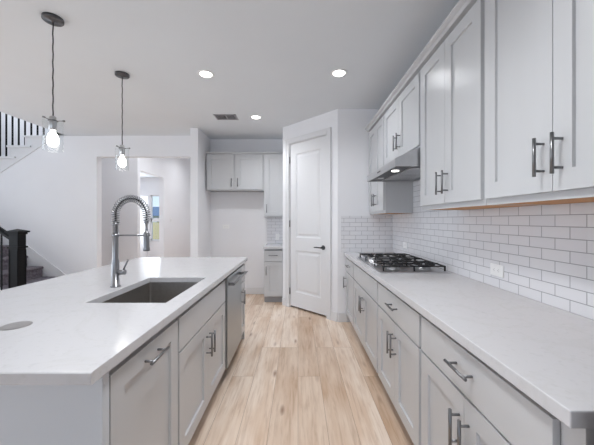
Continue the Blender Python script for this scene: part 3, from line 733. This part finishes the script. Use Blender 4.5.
# island base units
PI_ = FI(-0.59)
IG = 'island cabinets'
DEP = 0.57
e = base(PI_, 'nearest island cabinet with one tall pull-out front and horizontal bar pull', 0.905, 1.431, DEP, [], [], IG, top=0.877, gap=0.026)
d = shaker(PI_, e, 0.913, 1.424, 0.125, 0.845); bar_pull(PI_, d, 1.17, 0.79, False)
# sink base: open box so the basin hangs free inside it
e = empty('base_cabinet', PI_(1.9, 0.3, 0), 'island sink cabinet with plain top panel over two doors', 'cabinet', IG)
m = MB(); u0, u1 = 1.433, 2.368
fbox(m, PI_, u0, u1, 0.021, 0.04, 0.105, 0.851); fbox(m, PI_, u0, u1, 0.07, 0.075, 0.852, 0.877); fbox(m, PI_, u0, u1, 0.04, 0.075, 0.847, 0.851); m.build('body', 'cab', e)
for a0 in (u0, u1-0.016): fbox(MB(), PI_, a0, a0+0.016, 0.076, 0.59, 0.105, 0.877).build('side_panel', 'cab', e)
fbox(MB(), PI_, u0+0.0165, u1-0.0165, 0.578, 0.59, 0.105, 0.877).build('back_panel', 'cab', e)
fbox(MB(), PI_, u0+0.0165, u1-0.0165, 0.041, 0.577, 0.105, 0.12).build('bottom_panel', 'cab', e)
fbox(MB(), PI_, u0, u1, 0.088, 0.0945, 0, 0.104).build('toe_kick', 'kick', e)
slab(PI_, e, 1.443, 2.356, 0.677, 0.845, name='false_drawer')
for (a0, a1, s_) in pair(u0, u1, 0.011):
    d = shaker(PI_, e, a0, a1, 0.125, 0.669); bar_pull(PI_, d, a0+0.03 if s_ == 'lo' else a1-0.03, 0.53)
base(PI_, 'narrow island cabinet at the far end past the dishwasher', 2.985, 3.245, DEP, [(2.995, 3.235, True)], [(2.995, 3.235, 'lo')], IG, top=0.877, gap=0.026, wzs=(0.677, 0.845))
# dishwasher
dw = empty('dishwasher', PI_(2.676, 0.3, 0), 'stainless steel dishwasher built into the aisle side of the island', 'dishwasher')
fbox(MB(), PI_, 2.372, 2.980, 0.03, 0.58, 0.10, 0.868).build('tub', 'dark', dw)
fbox(MB(), PI_, 2.380, 2.972, -0.012, 0.03, 0.115, 0.858).build('front_panel', 'dwsteel', dw, bevel=0.004)
fbox(MB(), PI_, 2.372, 2.980, 0.07, 0.56, 0.0, 0.0995).build('toe_kick', 'dark', dw)
m = MB(); m.cyl(PI_(2.41, -0.055, 0.80), PI_(2.942, -0.055, 0.80), 0.011, n=16)
for u in (2.43, 2.922): fbox(m, PI_, u-0.014, u+0.014, -0.055, -0.0125, 0.788, 0.812)
m.build('handle', 'nickel', dw, bevel=0.001)
# end panels and back panel
m = MB(); m.box(-1.50, -0.587, 0.870, 0.9035, 0, 0.877)
tag(m.build('end_panel', 'panel', bevel=0.002), 'smooth pale end panel closing the near end of the island', 'panel')
m = MB(); m.box(-1.50, -0.60, 3.2465, 3.262, 0, 0.877)
tag(m.build('end_panel', 'cab', bevel=0.002), 'grey end panel closing the far end of the island', 'panel')
m = MB(); m.box(-1.50, -1.185, 0.9045, 3.2455, 0, 0.877)
tag(m.build('knee_wall', 'wall', bevel=0.002), 'pale half wall carrying the seating side of the island', 'panel')

# pop-up outlet cover flush in the island
po = empty('countertop_outlet', (-1.123, 1.155, 0.914), 'round brushed metal pop-up outlet lid near the island front edge', 'outlet')
MB().lathe((-1.123, 1.155, 0.9141), [(0.05, 0), (0.05, 0.0012), (0.047, 0.0022), (0.044, 0.0022)], n=40).build('rim', 'lidmetal', po)
MB().cyl((-1.123, 1.155, 0.9155), (-1.123, 1.155, 0.9170), 0.0435, n=40).build('lid', 'lidmetal', po)

# ------------------------------------------------------------------ faucet
fc = empty('faucet', (-1.15, 1.835, 0.914), 'tall spring-coil pull-down kitchen faucet behind the island sink', 'faucet')
fx, fy = -1.155, 1.835
m = MB().lathe((fx, fy, 0.9142), [(0.030, 0), (0.030, 0.006), (0.022, 0.010), (0.021, 0.16), (0.0165, 0.175), (0.0165, 0.385), (0.019, 0.387), (0.019, 0.405), (0.012, 0.407)], n=24)
m.build('column', 'faucetmetal', fc)
arc = []
R0 = 0.098; zc = 1.365
for k in range(6): arc.append(Vector((fx, fy, 1.30+(zc-1.30)*k/6)))
for k in range(41):
    a = PI-PI*k/40; arc.append(Vector((fx+R0+R0*math.cos(a), fy, zc+R0*math.sin(a)*1.08)))
for k in range(1, 4): arc.append(Vector((fx+2*R0, fy, zc-0.012*k)))
MB().tube(arc, 0.0055, n=12).build('hose', 'rubber', fc)
# coil
L = [0]
for i in range(1, len(arc)): L.append(L[-1]+(arc[i]-arc[i-1]).length)
def at(s_):
    for i in range(1, len(arc)):
        if s_ <= L[i]: f = (s_-L[i-1])/(L[i]-L[i-1]); return arc[i-1].lerp(arc[i], f), (arc[i]-arc[i-1]).normalized()
    return arc[-1], (arc[-1]-arc[-2]).normalized()
turns = 30; pts = []
for k in range(turns*12+1):
    s_ = L[-1]*k/(turns*12); p_, d_ = at(s_); v_ = Vector((0, 1, 0)); u_ = d_.cross(v_).normalized()
    a = 2*PI*k/12; pts.append(p_+u_*0.0215*math.cos(a)+v_*0.0215*math.sin(a))
MB().tube(pts, 0.0028, n=6).build('spring_coil', 'faucetmetal', fc)
ex = fx+2*R0
m = MB().lathe((ex, fy, 0), [(0.010, 1.335), (0.0135, 1.33), (0.0135, 1.315), (0.008, 1.31), (0.008, 1.265), (0.013, 1.26), (0.0175, 1.25), (0.0175, 1.165), (0.0205, 1.155), (0.0205, 1.14), (0.012, 1.138)], n=20); m.build('spray_head', 'faucetmetal', fc)
m = MB(); m.cyl((fx, fy, 1.238), (ex-0.018, fy, 1.238), 0.0048, n=12); m.lathe((fx, fy, 0), [(0.0195, 1.226), (0.0195, 1.25)], n=20)
m.rings([[(ex+rr*math.cos(2*PI*i/20), fy+rr*math.sin(2*PI*i/20), z) for i in range(20)] for rr, z in ((0.0195, 1.243), (0.0225, 1.243), (0.0225, 1.233), (0.0195, 1.233), (0.0195, 1.243))], cap=False)
m.build('support_arm', 'faucetmetal', fc)
m = MB(); m.cyl((fx+0.015, fy, 1.005), (fx+0.062, fy, 1.005), 0.0155, n=18); m.tube([(fx+0.048, fy, 1.01), (fx+0.062, fy-0.002, 1.045), (fx+0.082, fy-0.004, 1.085)], 0.0055)
m.build('lever_handle', 'faucetmetal', fc)
# small air gap cap
ag = MB().lathe((-1.205, 1.90, 0.9142), [(0.016, 0), (0.016, 0.07), (0.013, 0.078), (0.004, 0.08)], n=20).build('air_gap', 'steel'); tag(ag, 'small pale metal cylinder standing just left of the faucet', 'air gap')

# ------------------------------------------------------------------ pendants
def pendant(x, y, label):
    e = empty('pendant_light', (x, y, CEIL), label, 'pendant light', 'pendant lights over the island')
    m = MB().lathe((x, y, CEIL), [(0.064, -0.0002), (0.064, -0.020), (0.060, -0.024), (0.010, -0.026), (0.008, -0.034), (0.003, -0.035)], n=36); m.build('canopy', 'darksteel', e)
    pts = [(x+0.0016*math.sin(k*1.7), y, CEIL-0.03-(CEIL-0.03-2.075)*k/24) for k in range(25)]
    MB().tube(pts, 0.0042, n=8).build('cord', 'cord', e)
    m = MB().lathe((x, y, 0), [(0.008, 2.085), (0.020, 2.078), (0.022, 2.05), (0.024, 2.046), (0.024, 1.985), (0.019, 1.98)], n=24)
    m.build('socket', 'steel', e)
    m = MB()      # top plate with three lugs holding the glass
    m.lathe((x, y, 0), [(0.03, 2.052), (0.03, 2.047)], n=24)
    for k in range(3):
        a = 2*PI*k/3+0.35; dx, dy = math.cos(a), math.sin(a)
        m.cyl((x+dx*0.02, y+dy*0.02, 2.05), (x+dx*0.072, y+dy*0.066, 2.055), 0.003, n=8); m.cyl((x+dx*0.058, y+dy*0.058, 2.055), (x+dx*0.071, y+dy*0.071, 2.055), 0.0065, n=12)
    m.build('shade_holder', 'nickel', e)
    g = [(0.060, 2.060), (0.060, 1.836), (0.0585, 1.832)]
    m = MB().rings([[(x+r_*math.cos(2*PI*i/40), y+r_*math.sin(2*PI*i/40), z) for i in range(40)] for r_, z in g], cap=False); m.build('glass_shade', 'glass', e)
    m = MB().lathe((x, y, 0), [(0.013, 1.98), (0.016, 1.968), (0.030, 1.942), (0.036, 1.912), (0.033, 1.886), (0.021, 1.868), (0.004, 1.862)], n=24); m.build('bulb', 'bulb', e, label='glowing white bulb')
    l = bpy.data.lights.new('pendant_lamp', 'POINT'); l.energy = 2; l.shadow_soft_size = 0.04; l.color = (1, 0.96, 0.9)
    lo = bpy.data.objects.new('pendant_lamp', l); COL.objects.link(lo); lo.location = (x, y, 1.845)
pendant(-1.766, 2.09, 'clear glass cylinder pendant nearer the camera, its canopy top left')
pendant(-1.752, 2.89, 'clear glass cylinder pendant farther away, above the coiled faucet')

# ------------------------------------------------------------------ ceiling items
def pot(x, y, label):
    e = empty('recessed_light', (x, y, CEIL), label, 'ceiling light', 'recessed ceiling lights')
    m = MB().rings([[(x+r_*math.cos(2*PI*i/36), y+r_*math.sin(2*PI*i/36), CEIL+z) for i in range(36)] for r_, z in ((0.082, -0.0005), (0.080, -0.004), (0.064, -0.007), (0.058, -0.004), (0.058, -0.0005))], cap=False)
    m.build('trim_ring', 'whiteplastic', e)
    MB().cyl((x, y, CEIL-0.0045), (x, y, CEIL-0.0008), 0.0575, n=36).build('lens', 'lens', e, label='glowing lens')
labs = ['round recessed ceiling light nearest the right wall cabinets', 'round recessed ceiling light on the left, nearer the pendants', 'round recessed ceiling light farthest back beside the ceiling vent']
for (x, y), lb in zip(POT_AND_FILL_LIGHTS[:3], labs): pot(x, y, lb)
v = empty('ceiling_vent', (-1.02, 4.09, CEIL), 'grey louvered air vent in the ceiling beside the farthest recessed light', 'vent')
vx0, vx1, vy0, vy1 = -1.165, -0.86, 3.985, 4.20
m = MB(); z0, z1 = CEIL-0.008, CEIL-0.0005
m.box(vx0, vx1, vy0, vy0+0.022, z0, z1); m.box(vx0, vx1, vy1-0.022, vy1, z0, z1); m.box(vx0, vx0+0.022, vy0, vy1, z0, z1); m.box(vx1-0.022, vx1, vy0, vy1, z0, z1); m.box(-1.018, -1.004, vy0, vy1, z0, z1)
m.build('frame', 'ventpaint', v)
MB().box(vx0+0.005, vx1-0.005, vy0+0.005, vy1-0.005, CEIL-0.0015, CEIL-0.0003).build('backing', 'dark', v)
m = MB()
for k in range(12):
    x = vx0+0.03+k*0.0215
    if abs(x+0.011+1.011) < 0.012: continue
    m.prism([(x, vy0+0.022, CEIL-0.002), (x+0.012, vy0+0.022, CEIL-0.008), (x+0.0135, vy0+0.022, CEIL-0.007), (x+0.0015, vy0+0.022, CEIL-0.0016)], (0, vy1-vy0-0.044, 0))
m.build('louvers', 'ventpaint', v)
